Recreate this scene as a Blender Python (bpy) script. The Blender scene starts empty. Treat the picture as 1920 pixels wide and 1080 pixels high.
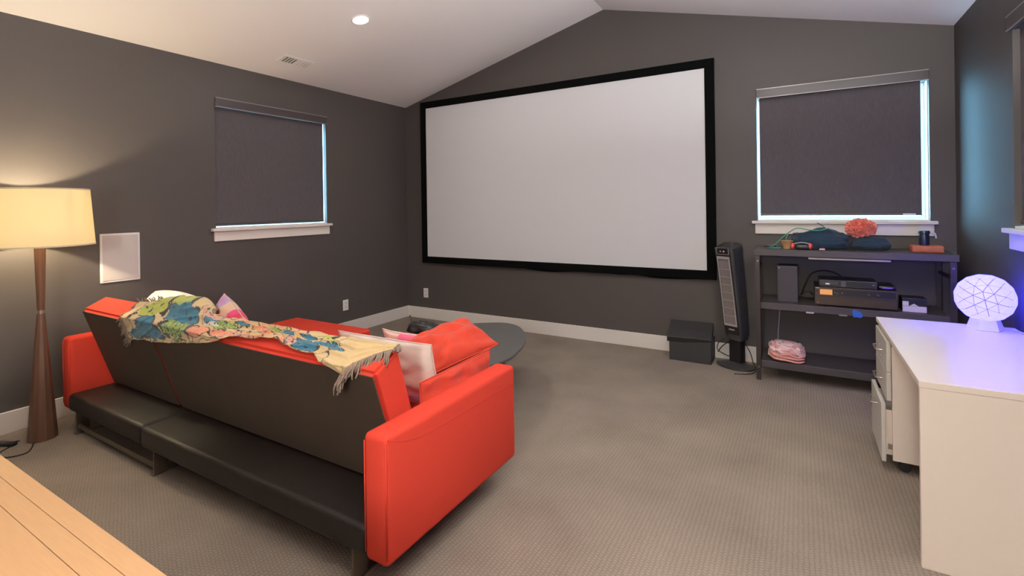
import bpy, bmesh, math, random
import numpy as np
from mathutils import Vector, Matrix, noise, Euler
random.seed(7)
sc = bpy.context.scene
COL = sc.collection

# ------------------------------------------------------------------ camera
YAW, PIT, ROL = -.5301, .0014, -.0144
CPOS = Vector((4.4664, -4.8803, 1.4327))
d_ = Vector((math.sin(YAW)*math.cos(PIT), math.cos(YAW)*math.cos(PIT), -math.sin(PIT)))
r_ = Vector((math.cos(YAW), -math.sin(YAW), 0)); u_ = r_.cross(d_)
R2 = math.cos(ROL)*r_ + math.sin(ROL)*u_; U2 = -math.sin(ROL)*r_ + math.cos(ROL)*u_
cam = bpy.data.cameras.new('camera'); co = bpy.data.objects.new('camera', cam); COL.objects.link(co)
cam.sensor_width = 36; cam.lens = 919.9*36/1920; cam.shift_y = -152.73/1920
cam.clip_start = .02; cam.clip_end = 200
M = Matrix.Identity(4)
for i in range(3):
    M[i][0], M[i][1], M[i][2], M[i][3] = R2[i], U2[i], -d_[i], CPOS[i]
co.matrix_world = M
sc.camera = co

# ------------------------------------------------------------------ world, exposure
sc.view_settings.view_transform = 'Standard'; sc.view_settings.look = 'None'
sc.view_settings.gamma = 1; sc.view_settings.use_curve_mapping = False
sc.view_settings.exposure = 0.06
w = bpy.data.worlds.new('sky'); sc.world = w; w.use_nodes = True
bg = w.node_tree.nodes['Background']
bg.inputs[0].default_value = (.30, .68, 1, 1); bg.inputs[1].default_value = 48
sc.cycles.max_bounces = 10; sc.cycles.diffuse_bounces = 6; sc.cycles.transparent_max_bounces = 12
sc.cycles.sample_clamp_indirect = 6
DOWN = 520     # radiance of the ceiling downlights
FILL_UP = 310    # added out-of-frame uplighter that brightens the ceiling (W)
BULB = 50      # floor lamp bulb (W)
ORB = 1.0
FILL_GLOBE = 92     # added fill globe behind the camera (radiance)

def portal(loc, rot, sx, sy):
    l = bpy.data.lights.new('window_portal', 'AREA'); l.shape = 'RECTANGLE'; l.size = sx; l.size_y = sy
    l.cycles.is_portal = True
    o = bpy.data.objects.new('window_portal', l); o.location = loc; o.rotation_euler = rot; COL.objects.link(o)
portal((-.2, -1.862, 1.81), (0, -math.pi/2, 0), 1.1, 1.2)
portal((4.74, .2, 1.81), (-math.pi/2, 0, 0), 1.2, 1.1)
portal((5.685, -1.74, 1.81), (0, math.pi/2, 0), 1.1, 1.2)

# ------------------------------------------------------------------ materials
def lin(c):
    f = lambda v: v/12.92 if v <= .04045 else ((v+.055)/1.055)**2.4
    return tuple(f(v/255) for v in c) + (1,)
def mat(name, col, rough=.6, metal=0, noise_amt=0, noise_scale=20, bump=0, bump_scale=80, spec=.5, emit=None, es=1, coat=0, sheen=0, stretch=None):
    m = bpy.data.materials.new(name); m.use_nodes = True; nt = m.node_tree; N = nt.nodes; L = nt.links
    b = N['Principled BSDF']
    c = lin(col) if max(col) > 1.01 else tuple(col)+(1,)
    b.inputs['Base Color'].default_value = c
    b.inputs['Roughness'].default_value = rough; b.inputs['Metallic'].default_value = metal
    b.inputs['Specular IOR Level'].default_value = spec
    b.inputs['Coat Weight'].default_value = coat; b.inputs['Sheen Weight'].default_value = sheen
    if emit:
        b.inputs['Emission Color'].default_value = tuple(emit)+(1,); b.inputs['Emission Strength'].default_value = es
    tc = N.new('ShaderNodeTexCoord'); src = tc.outputs['Object']
    if stretch:
        mp = N.new('ShaderNodeMapping'); mp.inputs['Scale'].default_value = stretch; L.new(src, mp.inputs[0]); src = mp.outputs[0]
    if noise_amt:
        n = N.new('ShaderNodeTexNoise'); n.inputs['Scale'].default_value = noise_scale; n.inputs['Detail'].default_value = 5; L.new(src, n.inputs['Vector'])
        mx = N.new('ShaderNodeMix'); mx.data_type = 'RGBA'
        mx.inputs[6].default_value = tuple(v*(1-noise_amt) for v in c[:3])+(1,)
        mx.inputs[7].default_value = tuple(min(1, v*(1+noise_amt)) for v in c[:3])+(1,)
        L.new(n.outputs['Fac'], mx.inputs[0]); L.new(mx.outputs[2], b.inputs['Base Color'])
    if bump:
        n = N.new('ShaderNodeTexNoise'); n.inputs['Scale'].default_value = bump_scale; n.inputs['Detail'].default_value = 4; L.new(src, n.inputs['Vector'])
        bp = N.new('ShaderNodeBump'); bp.inputs['Strength'].default_value = bump; bp.inputs['Distance'].default_value = .004
        L.new(n.outputs['Fac'], bp.inputs['Height']); L.new(bp.outputs[0], b.inputs['Normal'])
    return m
def attr_mat(name, rough=.9, bump=.5, bscale=250):
    m = mat(name, (128, 128, 128), rough, bump=bump, bump_scale=bscale, sheen=.2)
    a = m.node_tree.nodes.new('ShaderNodeAttribute'); a.attribute_name = 'col'
    m.node_tree.links.new(a.outputs['Color'], m.node_tree.nodes['Principled BSDF'].inputs['Base Color'])
    return m

WALL = mat('wall_paint', (75, 69, 66), .55, noise_amt=.04, noise_scale=3, bump=.12, bump_scale=260, spec=.35)
CEIL = mat('ceiling_paint', (230, 224, 220), .8, bump=.1, bump_scale=200)
TRIM = mat('trim_paint', (222, 214, 206), .4)
JAMB = mat('jamb_paint', (225, 222, 218), .5)
SHADE = mat('roller_shade_fabric', (76, 70, 73), .85, noise_amt=.28, noise_scale=90, bump=.5, bump_scale=120, stretch=(1, 1, .22))
FASCIA = mat('shade_fascia', (66, 58, 58), .35)
EDGE = mat('fascia_edge', (150, 140, 138), .3, metal=.4)
VINYL = mat('window_vinyl', (230, 230, 230), .4)
BLACK = mat('black_velvet', (7, 7, 7), .95, spec=.1)
SCREENM = mat('projection_screen_vinyl', (206, 204, 205), .75, spec=.2)
RED = mat('coral_red_fabric', (206, 64, 47), .9, noise_amt=.07, noise_scale=400, bump=.25, bump_scale=500, spec=.2)
REDD = mat('red_piping', (190, 48, 36), .8)
ORANGE = mat('orange_red_cotton', (192, 54, 28), .85, noise_amt=.08, noise_scale=60, bump=.25, bump_scale=30, sheen=.1)
DKFAB = mat('brown_black_backing', (61, 47, 35), .75, noise_amt=.22, noise_scale=7, bump=.2, bump_scale=300)
DKLEA = mat('black_leatherette', (25, 18, 13), .55, noise_amt=.15, noise_scale=12, bump=.15, bump_scale=150)
CHROME = mat('brushed_steel', (186, 176, 162), .35, metal=.9)
LEGM = mat('dull_steel_leg', (112, 102, 88), .45, metal=.7)
WHITEF = mat('white_cotton', (226, 214, 204), .9, bump=.3, bump_scale=40)
WALNUT = mat('walnut_wood', (92, 62, 46), .42, noise_amt=.35, noise_scale=14, bump=.05, stretch=(6, 6, .6))
LAM = mat('white_laminate', (234, 219, 205), .38)
LAMF = mat('drawer_front_laminate', (205, 200, 190), .35)
CASTOR = mat('castor_rubber', (25, 24, 24), .6)
SHELFB = mat('charcoal_shelf_board', (62, 55, 56), .5, noise_amt=.25, noise_scale=12, stretch=(.6, 8, 8))
STEEL = mat('dark_steel_post', (62, 55, 53), .4, metal=.5)
BOLT = mat('bolt_zinc', (150, 146, 142), .35, metal=.8)
PLAST = mat('charcoal_plastic', (52, 51, 51), .4)
PLASTD = mat('black_plastic', (22, 20, 21), .35)
SILVER = mat('silver_plastic', (165, 158, 155), .35, metal=.3)
BOXM = mat('black_box_board', (40, 39, 38), .6, bump=.2, bump_scale=300)
TABLEM = mat('dark_grey_table_top', (82, 80, 78), .45)
CORD = mat('black_cord', (22, 20, 19), .5)
WCORD = mat('white_cord', (200, 195, 200), .5)
PLATE = mat('white_plastic_plate', (225, 220, 216), .4)
SLOT = mat('slot_dark', (30, 28, 28), .6)
GRILLE = mat('white_speaker_grille', (196, 188, 184), .7, bump=.4, bump_scale=900)
NAVY = mat('navy_knit', (24, 44, 58), .95, noise_amt=.3, noise_scale=30, bump=.5, bump_scale=90, sheen=.1)
GREEN = mat('green_cord', (70, 150, 125), .7)
CORAL = mat('coral_ruffle', (240, 150, 126), .9, noise_amt=.2, noise_scale=25)
BRICK = mat('terracotta_block', (176, 98, 72), .7, noise_amt=.2, noise_scale=30)
BEIGE = mat('tan_wicker', (178, 138, 92), .8, bump=.6, bump_scale=120)
BLUETAPE = mat('blue_tape', (38, 92, 190), .6)
PAPER = mat('white_paper', (215, 210, 208), .7)
CORE = mat('orb_frame', (60, 56, 80), .6, emit=(.16, .13, .55), es=1)
ORBM = mat('orb_panel', (110, 106, 120), .5, emit=(.58, .52, 20), es=ORB)
ORBB = mat('orb_base_frosted', (225, 222, 232), .4)
DISP = mat('amber_display', (60, 30, 10), .3, emit=(1, .42, .14), es=.75)
GOLDF = mat('bronze_faceplate', (78, 66, 56), .35, metal=.6)
BAGM = mat('black_bag_leather', (34, 31, 30), .4, bump=.5, bump_scale=40)
LENS = mat('downlight_lens', (255, 255, 255), .4, emit=(1, .985, .93), es=DOWN)
ALU = mat('spun_white_metal', (225, 222, 218), .4)
RIMREFL = mat('purple_rim_reflection', (60, 40, 120), .4, emit=(.25, .12, .9), es=.6)

# wood strips
WOODS = []
for i, c in enumerate([(196, 153, 112), (191, 148, 106), (200, 158, 118), (194, 151, 108)]):
    WOODS.append(mat('maple_wood', c, .32, noise_amt=.10, noise_scale=16, stretch=(.8, 14, 14), coat=.25))
# carpet: staggered loop relief
CARPET = mat('woven_loop_carpet', (128, 114, 100), .95, spec=.1)
def carpet_nodes():
    nt = CARPET.node_tree; N = nt.nodes; L = nt.links; b = N['Principled BSDF']
    tc = N.new('ShaderNodeTexCoord'); sp = N.new('ShaderNodeSeparateXYZ')
    nd = N.new('ShaderNodeTexNoise'); nd.inputs['Scale'].default_value = 30
    ad = N.new('ShaderNodeMix'); ad.data_type = 'RGBA'; ad.blend_type = 'LINEAR_LIGHT'; ad.inputs[0].default_value = .006
    L.new(tc.outputs['Object'], nd.inputs['Vector']); L.new(tc.outputs['Object'], ad.inputs[6]); L.new(nd.outputs['Color'], ad.inputs[7])
    L.new(ad.outputs[2], sp.inputs[0])
    def m(op, a, bv=None):
        n = N.new('ShaderNodeMath'); n.operation = op
        for k, v in enumerate((a, bv)):
            if v is None: continue
            if isinstance(v, (int, float)): n.inputs[k].default_value = v
            else: L.new(v, n.inputs[k])
        return n.outputs[0]
    P, Q = .019, .015
    cx = m('DIVIDE', sp.outputs['X'], P); fl = m('FLOOR', cx)
    sx = m('ABSOLUTE', m('SINE', m('MULTIPLY', cx, math.pi)))
    cy = m('ADD', m('DIVIDE', sp.outputs['Y'], Q), m('MULTIPLY', fl, .5))
    sy = m('ABSOLUTE', m('SINE', m('MULTIPLY', cy, math.pi)))
    h = m('POWER', m('MULTIPLY', sx, sy), .6)
    n2 = N.new('ShaderNodeTexNoise'); n2.inputs['Scale'].default_value = 220; n2.inputs['Detail'].default_value = 3; L.new(tc.outputs['Object'], n2.inputs['Vector'])
    hh = m('ADD', h, m('MULTIPLY', n2.outputs['Fac'], .6))
    bp = N.new('ShaderNodeBump'); bp.inputs['Strength'].default_value = .55; bp.inputs['Distance'].default_value = .004
    L.new(hh, bp.inputs['Height']); L.new(bp.outputs[0], b.inputs['Normal'])
    n3 = N.new('ShaderNodeTexNoise'); n3.inputs['Scale'].default_value = 2.2; n3.inputs['Detail'].default_value = 6; L.new(tc.outputs['Object'], n3.inputs['Vector'])
    f = m('ADD', m('MULTIPLY', h, .30), m('MULTIPLY', n3.outputs['Fac'], .6))
    cr = N.new('ShaderNodeValToRGB'); cr.color_ramp.elements[0].position = .15; cr.color_ramp.elements[0].color = lin((112, 101, 91))
    cr.color_ramp.elements[1].position = .85; cr.color_ramp.elements[1].color = lin((158, 144, 130))
    L.new(f, cr.inputs[0]); L.new(cr.outputs[0], b.inputs['Base Color'])
carpet_nodes()
# translucent shade
SH = bpy.data.materials.new('linen_lampshade'); SH.use_nodes = True
def shade_nodes():
    nt = SH.node_tree; N = nt.nodes; L = nt.links; b = N['Principled BSDF']; out = N['Material Output']
    b.inputs['Base Color'].default_value = lin((224, 214, 190)); b.inputs['Roughness'].default_value = .9
    t = N.new('ShaderNodeBsdfTranslucent'); t.inputs[0].default_value = lin((255, 245, 214))
    mx = N.new('ShaderNodeMixShader'); mx.inputs[0].default_value = .5
    L.new(b.outputs[0], mx.inputs[1]); L.new(t.outputs[0], mx.inputs[2]); L.new(mx.outputs[0], out.inputs[0])
shade_nodes()
GL = bpy.data.materials.new('window_glass'); GL.use_nodes = True
def glass_nodes():
    nt = GL.node_tree; N = nt.nodes; L = nt.links; out = N['Material Output']
    t = N.new('ShaderNodeBsdfTransparent'); t.inputs[0].default_value = (.92, .96, .96, 1)
    g = N.new('ShaderNodeBsdfGlossy'); g.inputs['Roughness'].default_value = .02
    mx = N.new('ShaderNodeMixShader'); mx.inputs[0].default_value = .06
    L.new(t.outputs[0], mx.inputs[1]); L.new(g.outputs[0], mx.inputs[2]); L.new(mx.outputs[0], out.inputs[0])
glass_nodes()

# ------------------------------------------------------------------ helpers
def finish(name, bm, m, parent=None, smooth=False, angle=None):
    """link a bmesh (given in world coordinates) as one object; parent = an Empty or mesh already placed"""
    me = bpy.data.meshes.new(name)
    org = Vector((0, 0, 0))
    bmesh.ops.recalc_face_normals(bm, faces=bm.faces)
    bm.to_mesh(me); bm.free()
    me.materials.append(m)
    if smooth: me.shade_smooth()
    if angle: me.set_sharp_from_angle(angle=math.radians(angle))
    o = bpy.data.objects.new(name, me); COL.objects.link(o)
    if parent is not None:
        o.parent = parent; o.matrix_parent_inverse = WM[parent.name].inverted()
    WM[o.name] = Matrix.Identity(4)
    return o
WM = {}
def root(name, label, cat, loc, group=None, rz=0):
    o = bpy.data.objects.new(name, None); COL.objects.link(o); o.location = loc; o.rotation_euler = (0, 0, rz)
    o.empty_display_size = .1
    WM[o.name] = Matrix.Translation(loc) @ Matrix.Rotation(rz, 4, 'Z')
    tag(o, label, cat, group); return o
def tag(o, label=None, cat=None, group=None, kind=None):
    if label: o['label'] = label
    if cat: o['category'] = cat
    if group: o['group'] = group
    if kind: o['kind'] = kind
    return o
def box(bm, x0, x1, y0, y1, z0, z1, bev=0, seg=2, mtx=None):
    vs = [bm.verts.new(v) for v in ((x0,y0,z0),(x1,y0,z0),(x1,y1,z0),(x0,y1,z0),(x0,y0,z1),(x1,y0,z1),(x1,y1,z1),(x0,y1,z1))]
    fs = [bm.faces.new([vs[i] for i in f]) for f in ((0,3,2,1),(4,5,6,7),(0,1,5,4),(1,2,6,5),(2,3,7,6),(3,0,4,7))]
    if bev:
        es = list({e for f in fs for e in f.edges})
        r = bmesh.ops.bevel(bm, geom=es, offset=bev, segments=seg, affect='EDGES', profile=.5)
        vs = list({v for f in r['faces'] for v in f.verts} | {v for v in vs if v.is_valid})
    if mtx is not None: bmesh.ops.transform(bm, matrix=mtx, verts=[v for v in vs if v.is_valid])
    return vs
def bx(name, x0, x1, y0, y1, z0, z1, m, parent=None, bev=.003, seg=2, mtx=None):
    bm = bmesh.new(); box(bm, x0, x1, y0, y1, z0, z1, bev, seg, mtx)
    return finish(name, bm, m, parent, smooth=seg > 2, angle=35 if seg > 2 else None)
def prism(bm, poly, axis, a, b, bev=0, seg=3):
    """poly: 2-D points; axis 'x': points are (y,z) extruded from x=a to x=b; 'y': (x,z); 'z': (x,y)"""
    f = {'x': lambda p, t: (t, p[0], p[1]), 'y': lambda p, t: (p[0], t, p[1]), 'z': lambda p, t: (p[0], p[1], t)}[axis]
    A = [bm.verts.new(f(p, a)) for p in poly]; B = [bm.verts.new(f(p, b)) for p in poly]; n = len(poly)
    fs = [bm.faces.new(A), bm.faces.new(B[::-1])] + [bm.faces.new((A[i], B[i], B[(i+1) % n], A[(i+1) % n])) for i in range(n)]
    if bev:
        es = list({e for q in fs for e in q.edges})
        bmesh.ops.recalc_face_normals(bm, faces=bm.faces)
        bmesh.ops.bevel(bm, geom=es, offset=bev, segments=seg, affect='EDGES')
def lathe(bm, prof, cx, cy, n=32, cap=True, squash=1):
    rings = []
    for r, z in prof:
        rings.append([bm.verts.new((cx+r*math.cos(2*math.pi*i/n), cy+squash*r*math.sin(2*math.pi*i/n), z)) for i in range(n)])
    for a, b in zip(rings, rings[1:]):
        for i in range(n): bm.faces.new((a[i], a[(i+1) % n], b[(i+1) % n], b[i]))
    if cap:
        if prof[0][0] > 1e-4: bm.faces.new(rings[0][::-1])
        if prof[-1][0] > 1e-4: bm.faces.new(rings[-1])
def smooth_path(pts, k=6):
    P = [Vector(p) for p in pts]; out = []
    for i in range(len(P)-1):
        p0 = P[max(i-1, 0)]; p1 = P[i]; p2 = P[i+1]; p3 = P[min(i+2, len(P)-1)]
        for j in range(k):
            t = j/k
            out.append(.5*((2*p1)+(-p0+p2)*t+(2*p0-5*p1+4*p2-p3)*t*t+(-p0+3*p1-3*p2+p3)*t**3))
    out.append(P[-1]); return out
def tube(bm, pts, r, n=8, sm=True, taper=None):
    P = smooth_path(pts) if sm else [Vector(p) for p in pts]
    rings = []; up = Vector((0, 0, 1))
    for i, p in enumerate(P):
        t = (P[min(i+1, len(P)-1)]-P[max(i-1, 0)]).normalized()
        a = t.cross(up)
        if a.length < .05: a = t.cross(Vector((1, 0, 0)))
        a.normalize(); b = a.cross(t)
        rr = r*(1 if taper is None else 1+(taper-1)*i/(len(P)-1))
        rings.append([bm.verts.new(p+rr*(math.cos(2*math.pi*k/n)*a+math.sin(2*math.pi*k/n)*b)) for k in range(n)])
    for A, B in zip(rings, rings[1:]):
        for k in range(n): bm.faces.new((A[k], A[(k+1) % n], B[(k+1) % n], B[k]))
    bm.faces.new(rings[0][::-1]); bm.faces.new(rings[-1])
def holed(outer, hole, to3, thick):
    """plate with a rectangular hole: outer, hole = 2-D loops; to3(p, depth) -> 3-D"""
    bm = bmesh.new()
    def loop(pts):
        vs = [bm.verts.new(to3(p, 0)) for p in pts]; return [bm.edges.new((vs[i], vs[(i+1) % len(vs)])) for i in range(len(vs))]
    es = loop(outer) + (loop(hole) if hole else [])
    r = bmesh.ops.triangle_fill(bm, use_beauty=True, use_dissolve=False, edges=es)
    fs = [g for g in r['geom'] if isinstance(g, bmesh.types.BMFace)]
    r = bmesh.ops.extrude_face_region(bm, geom=fs)
    off = Vector(to3((0, 0), thick)) - Vector(to3((0, 0), 0))
    bmesh.ops.translate(bm, vec=off, verts=[g for g in r['geom'] if isinstance(g, bmesh.types.BMVert)])
    return bm
def struct(o): o['kind'] = 'structure'; return o

# ------------------------------------------------------------------ room shell
W, D, HE, XR, HR, T = 5.485, -7.2, 2.743, 2.735, 3.452, .2
slopeL = (HR-HE)/XR; slopeR = (HR-HE)/(W-XR)
Z0, Z1 = 1.27, 2.36   # window opening heights
struct(finish('wall_back', holed([(-T, -.1), (W+T, -.1), (W+T, HE), (XR, HR+.02), (-T, HE)], [(4.144, Z0), (5.333, Z0), (5.333, Z1), (4.144, Z1)], lambda p, t: (p[0], t, p[1]), T), WALL))
struct(finish('wall_left', holed([(D, -.1), (0, -.1), (0, HE+.02), (D, HE+.02)], [(-2.455, Z0), (-1.269, Z0), (-1.269, Z1), (-2.455, Z1)], lambda p, t: (-t, p[0], p[1]), T), WALL))
struct(finish('wall_right', holed([(D, -.1), (0, -.1), (0, HE+.02), (D, HE+.02)], [(-2.32, Z0), (-1.16, Z0), (-1.16, Z1), (-2.32, Z1)], lambda p, t: (W+t, p[0], p[1]), T), WALL))
struct(finish('wall_front', holed([(-T, -.1), (W+T, -.1), (W+T, HE), (XR, HR+.02), (-T, HE)], None, lambda p, t: (p[0], D-t, p[1]), T), WALL))
bm = bmesh.new(); box(bm, 0, W, D, 0, -.12, 0); struct(finish('floor', bm, CARPET))
bm = bmesh.new()
prism(bm, [(-.25, HE-.25*slopeL), (XR, HR), (W+.25, HE-.25*slopeR), (W+.25, HE+.15), (XR, HR+.22), (-.25, HE+.15)], 'y', D-.2, .2)
struct(finish('ceiling', bm, CEIL))
BH = .1416
def baseboard(name, x0, x1, y0, y1):
    bm = bmesh.new(); box(bm, x0, x1, y0, y1, 0, BH, .003, 1); struct(finish(name, bm, TRIM))
baseboard('baseboard_back', .015, W-.015, -.015, 0)
baseboard('baseboard_left', 0, .015, D, 0)
baseboard('baseboard_right', W-.015, W, D, 0)
baseboard('baseboard_front', .015, W-.015, D, D+.015)

def window(n, f, a0, a1, gl, gr, bot=1.312, right_bar=True):
    """f(a, out, z): a runs along the wall, out is the depth into the wall (negative = into the room)"""
    rt = bpy.data.objects.new('window_%d' % n, None); COL.objects.link(rt); rt.location = f((a0+a1)/2, 0, Z0); WM[rt.name] = Matrix.Translation(rt.location)
    rt['kind'] = 'structure'
    def B(name, p0, p1, o0, o1, z0, z1, m, bev=.002, parent=rt):
        A = Vector(f(p0, o0, z0)); C = Vector(f(p1, o1, z1))
        lo = [min(A[i], C[i]) for i in range(3)]; hi = [max(A[i], C[i]) for i in range(3)]
        return bx(name, lo[0], hi[0], lo[1], hi[1], lo[2], hi[2], m, parent, bev, 1)
    e = .001
    # painted returns of the opening
    B('jamb', a0+e, a0+.006, .036, T-e, Z0+.012, Z1-e, JAMB, 0); B('jamb', a1-.006, a1-e, .036, T-e, Z0+.012, Z1-e, JAMB, 0)
    # sash frame, centre rail, panes
    fr = bmesh.new()
    def add(p0, p1, o0, o1, z0, z1):
        A = Vector(f(p0, o0, z0)); C = Vector(f(p1, o1, z1))
        box(fr, *[v for i in range(3) for v in (min(A[i], C[i]), max(A[i], C[i]))])
    add(a0+.01, a0+.035, .12, .17, Z0+.012, Z1-.002); add(a1-.035, a1-.01, .12, .17, Z0+.012, Z1-.002)
    add(a0+.035, a1-.035, .12, .17, Z0+.012, Z0+.034); add(a0+.035, a1-.035, .12, .17, Z1-.036, Z1-.002)
    c = (a0+a1)/2; add(c-.02, c+.02, .12, .17, Z0+.04, Z1-.04)
    finish('window_frame', fr, VINYL, rt)
    B('pane', a0+.035, c-.02, .143, .147, Z0+.034, Z1-.036, GL, 0); B('pane', c+.02, a1-.035, .143, .147, Z0+.034, Z1-.036, GL, 0)
    # sill board and apron
    s = B('window_sill', a0-.045, a1+.04, -.045, -.0005, Z0-.026, Z0, TRIM, .003)
    B('sill_board', a0+.001, a1-.001, .0005, .119, Z0-.0, Z0+.012, TRIM, 0)
    B('apron', a0-.02, a1+.02, -.018, -.0005, Z0-.115, Z0-.027, TRIM, .002)
    return B
def roller(name, label, f, a0, a1, s0, s1, bot, loc):
    rt = root(name, label, 'blind', loc, 'roller shades')
    def B(nm, p0, p1, o0, o1, z0, z1, m, bev=.002, parent=rt):
        A = Vector(f(p0, o0, z0)); C = Vector(f(p1, o1, z1))
        lo = [min(A[i], C[i]) for i in range(3)]; hi = [max(A[i], C[i]) for i in range(3)]
        return bx(nm, lo[0], hi[0], lo[1], hi[1], lo[2], hi[2], m, parent, bev, 1)
    B('shade_fabric', s0, s1, .030, .033, bot+.02, Z1-.0015, SHADE, 0)
    bb = B('bottom_bar', s0, s1, .024, .038, bot, bot+.022, FASCIA, .003)
    fa = B('fascia', a0, a1, -.024, -.001, Z1-.008, 2.434, FASCIA, .003)
    B('fascia_trim', a0, a1, -.0275, -.0245, 2.428, 2.434, EDGE, 0, fa)
    B('fascia_trim', a0, a1, -.0275, -.0245, Z1-.008, Z1-.003, EDGE, 0, fa)
    return B, bb
fl = lambda a, o, z: (-o, a, z)
fb = lambda a, o, z: (a, o, z)
fr_ = lambda a, o, z: (W+o, a, z)
window(1, fl, -2.455, -1.269, 0, 0); window(2, fb, 4.144, 5.333, 0, 0); window(3, fr_, -2.32, -1.16, 0, 0)
roller('roller_shade', 'charcoal roller shade on the left wall, light leaking down its right edge', fl, -2.455, -1.272, -2.44, -1.288, 1.290, (0, -1.86, 1.28))
B, bb = roller('roller_shade', 'charcoal roller shade right of the projection screen, ringed by bright daylight', fb, 4.146, 5.331, 4.166, 5.288, 1.312, (4.74, 0, 1.3))
B('label', 5.17, 5.25, .0225, .0236, 1.318, 1.328, PAPER, 0, bb)
roller('roller_shade', 'roller shade at the right edge of the photo, on the right wall above the desk', fr_, -2.32, -1.16, -2.318, -1.1612, 1.290, (W, -1.74, 1.3))

# ------------------------------------------------------------------ downlights, vent
def on_ceiling(x): return HE+slopeL*x if x < XR else HE+slopeR*(W-x)
first = None
for i, (x, y) in enumerate([(1.216, -1.873), (4.27, -1.873), (4.27, -4.6)]):
    ang = -math.atan(slopeL) if x < XR else math.atan(slopeR)
    if first is None:
        rt = root('downlight', 'x', 'ceiling light', (0, 0, 0), 'recessed ceiling downlights')
        bm = bmesh.new(); lathe(bm, [(.053, -.001), (.053, -.006), (.080, -.005), (.084, -.001)], 0, 0, 40, cap=False); finish('trim_ring', bm, ALU, rt, True)
        bm = bmesh.new(); lathe(bm, [(.0, -.0075), (.03, -.0075), (.0525, -.006), (.0525, -.001)], 0, 0, 40, cap=False); finish('lens', bm, LENS, rt)
        first = rt; o = rt
    else:
        o = first.copy(); COL.objects.link(o)
        for ch in list(first.children):
            c = ch.copy(); COL.objects.link(c); c.parent = o
    o.location = (x, y, on_ceiling(x)); o.rotation_euler = (0, ang, 0)
    o['label'] = ['round lit downlight in the left ceiling slope above the screen corner', 'round downlight in the right ceiling slope near the screen wall, outside the picture',
                  'round downlight in the right ceiling slope above the camera'][i]
# ceiling vent (built flat, then tilted to the slope)
vr = root('ceiling_vent', 'small white ceiling register with louvers near the left wall', 'vent', (0, 0, 0))
bm = bmesh.new(); box(bm, -.07, .07, -.16, .16, -.006, -.001, .002, 1); finish('frame', bm, ALU, vr)
bx('damper', -.045, .045, -.135, -.01, -.0075, -.0062, mat('vent_grey', (120, 114, 110), .6), vr, 0)  # grey plate under one half of the louvers
for k in range(9):
    bx('louver', -.045, .045, -.132+k*.030, -.127+k*.030, -.012, -.0078, ALU, vr, 0)
bx('cover_plate', -.045, .045, .005, .135, -.0078, -.0062, mat('vent_plate', (205, 198, 194), .5), vr, 0)
vr.location = (.352, -1.885, on_ceiling(.352)); vr.rotation_euler = (0, -math.atan(slopeL), 0)

# ------------------------------------------------------------------ projection screen
SX0, SX1, SZ0, SZ1 = .289, 3.80, .723, 2.768
ps = root('projection_screen', 'huge blank white projection screen in a wide black frame', 'screen', (1.745, 0, SZ0))
bm = bmesh.new(); fw = .082
for a in ((SX0, SX1, SZ1-fw, SZ1), (SX0, SX1, SZ0, SZ0+fw), (SX0, SX0+fw, SZ0+fw, SZ1-fw), (SX1-fw, SX1, SZ0+fw, SZ1-fw)):
    box(bm, a[0], a[1], -.045, -.005, a[2], a[3])
finish('frame', bm, BLACK, ps)
bx('screen_surface', SX0+fw+.0005, SX1-fw-.0005, -.034, -.03, SZ0+fw+.0005, SZ1-fw-.0005, SCREENM, ps, 0)
bm = bmesh.new(); n = 60
top = []; botv = []
for i in range(n+1):
    x = 1.75+i/n*2.02; dz = .018*max(0, math.sin((x-1.75)/2.02*math.pi*3.2))**1.2+.010*noise.noise((x*4, 0, 0))+.004
    top.append((x, SZ0-.0005)); botv.append((x, SZ0-max(.003, dz)))
for i in range(n):
    for y0, y1 in ((-.012, -.010),):
        v = [bm.verts.new((p[0], y, p[1])) for y in (y0, y1) for p in (top[i], top[i+1], botv[i+1], botv[i])]
        for f in ((0,1,2,3), (7,6,5,4), (3,2,6,7), (0,4,5,1)): bm.faces.new([v[q] for q in f])
finish('loose_fabric_edge', bm, BLACK, ps)

# ------------------------------------------------------------------ wall speaker, outlets
sp = root('wall_speaker', 'white rectangular flush wall speaker beside the floor lamp', 'speaker', (0, -3.17, 1.085))
bx('bezel', .0005, .012, -3.297, -3.043, .902, 1.268, PLATE, sp, .003)
bx('grille', .0122, .016, -3.283, -3.057, .916, 1.254, GRILLE, sp, .002)
def outlet(label, f, c, z):
    rt = root('wall_outlet', label, 'outlet', f(c, 0, z), 'white wall outlets')
    def B(nm, p0, p1, o0, o1, z0, z1, m, bev=0):
        A = Vector(f(p0, o0, z0)); C = Vector(f(p1, o1, z1))
        bx(nm, min(A[0], C[0]), max(A[0], C[0]), min(A[1], C[1]), max(A[1], C[1]), z0, z1, m, rt, bev, 1)
    B('plate', c-.038, c+.038, -.006, -.0005, z-.06, z+.06, PLATE, .002)
    for dz in (-.024, .024):
        B('socket', c-.017, c+.017, -.0085, -.0062, z+dz-.015, z+dz+.015, TRIM)
        B('slot', c-.009, c-.006, -.0092, -.0086, z+dz-.007, z+dz+.007, SLOT); B('slot', c+.006, c+.009, -.0092, -.0086, z+dz-.006, z+dz+.006, SLOT)
outlet('white outlet plate low on the left wall beyond the red ottoman', fl, -1.035, .333)
outlet('white outlet plate low on the screen wall under the screen corner', fb, .306, .33)
bm = bmesh.new(); lathe(bm, [(.009, 0), (.009, .004), (.004, .006)], 0, 0, 12)
o = finish('cable_stub', bm, PLASTD, None); o.location = (.0005, -.82, .335); o.rotation_euler = (0, math.pi/2, 0)
tag(o, 'tiny dark coax connector on left wall right of the outlet', 'connector')

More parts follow.
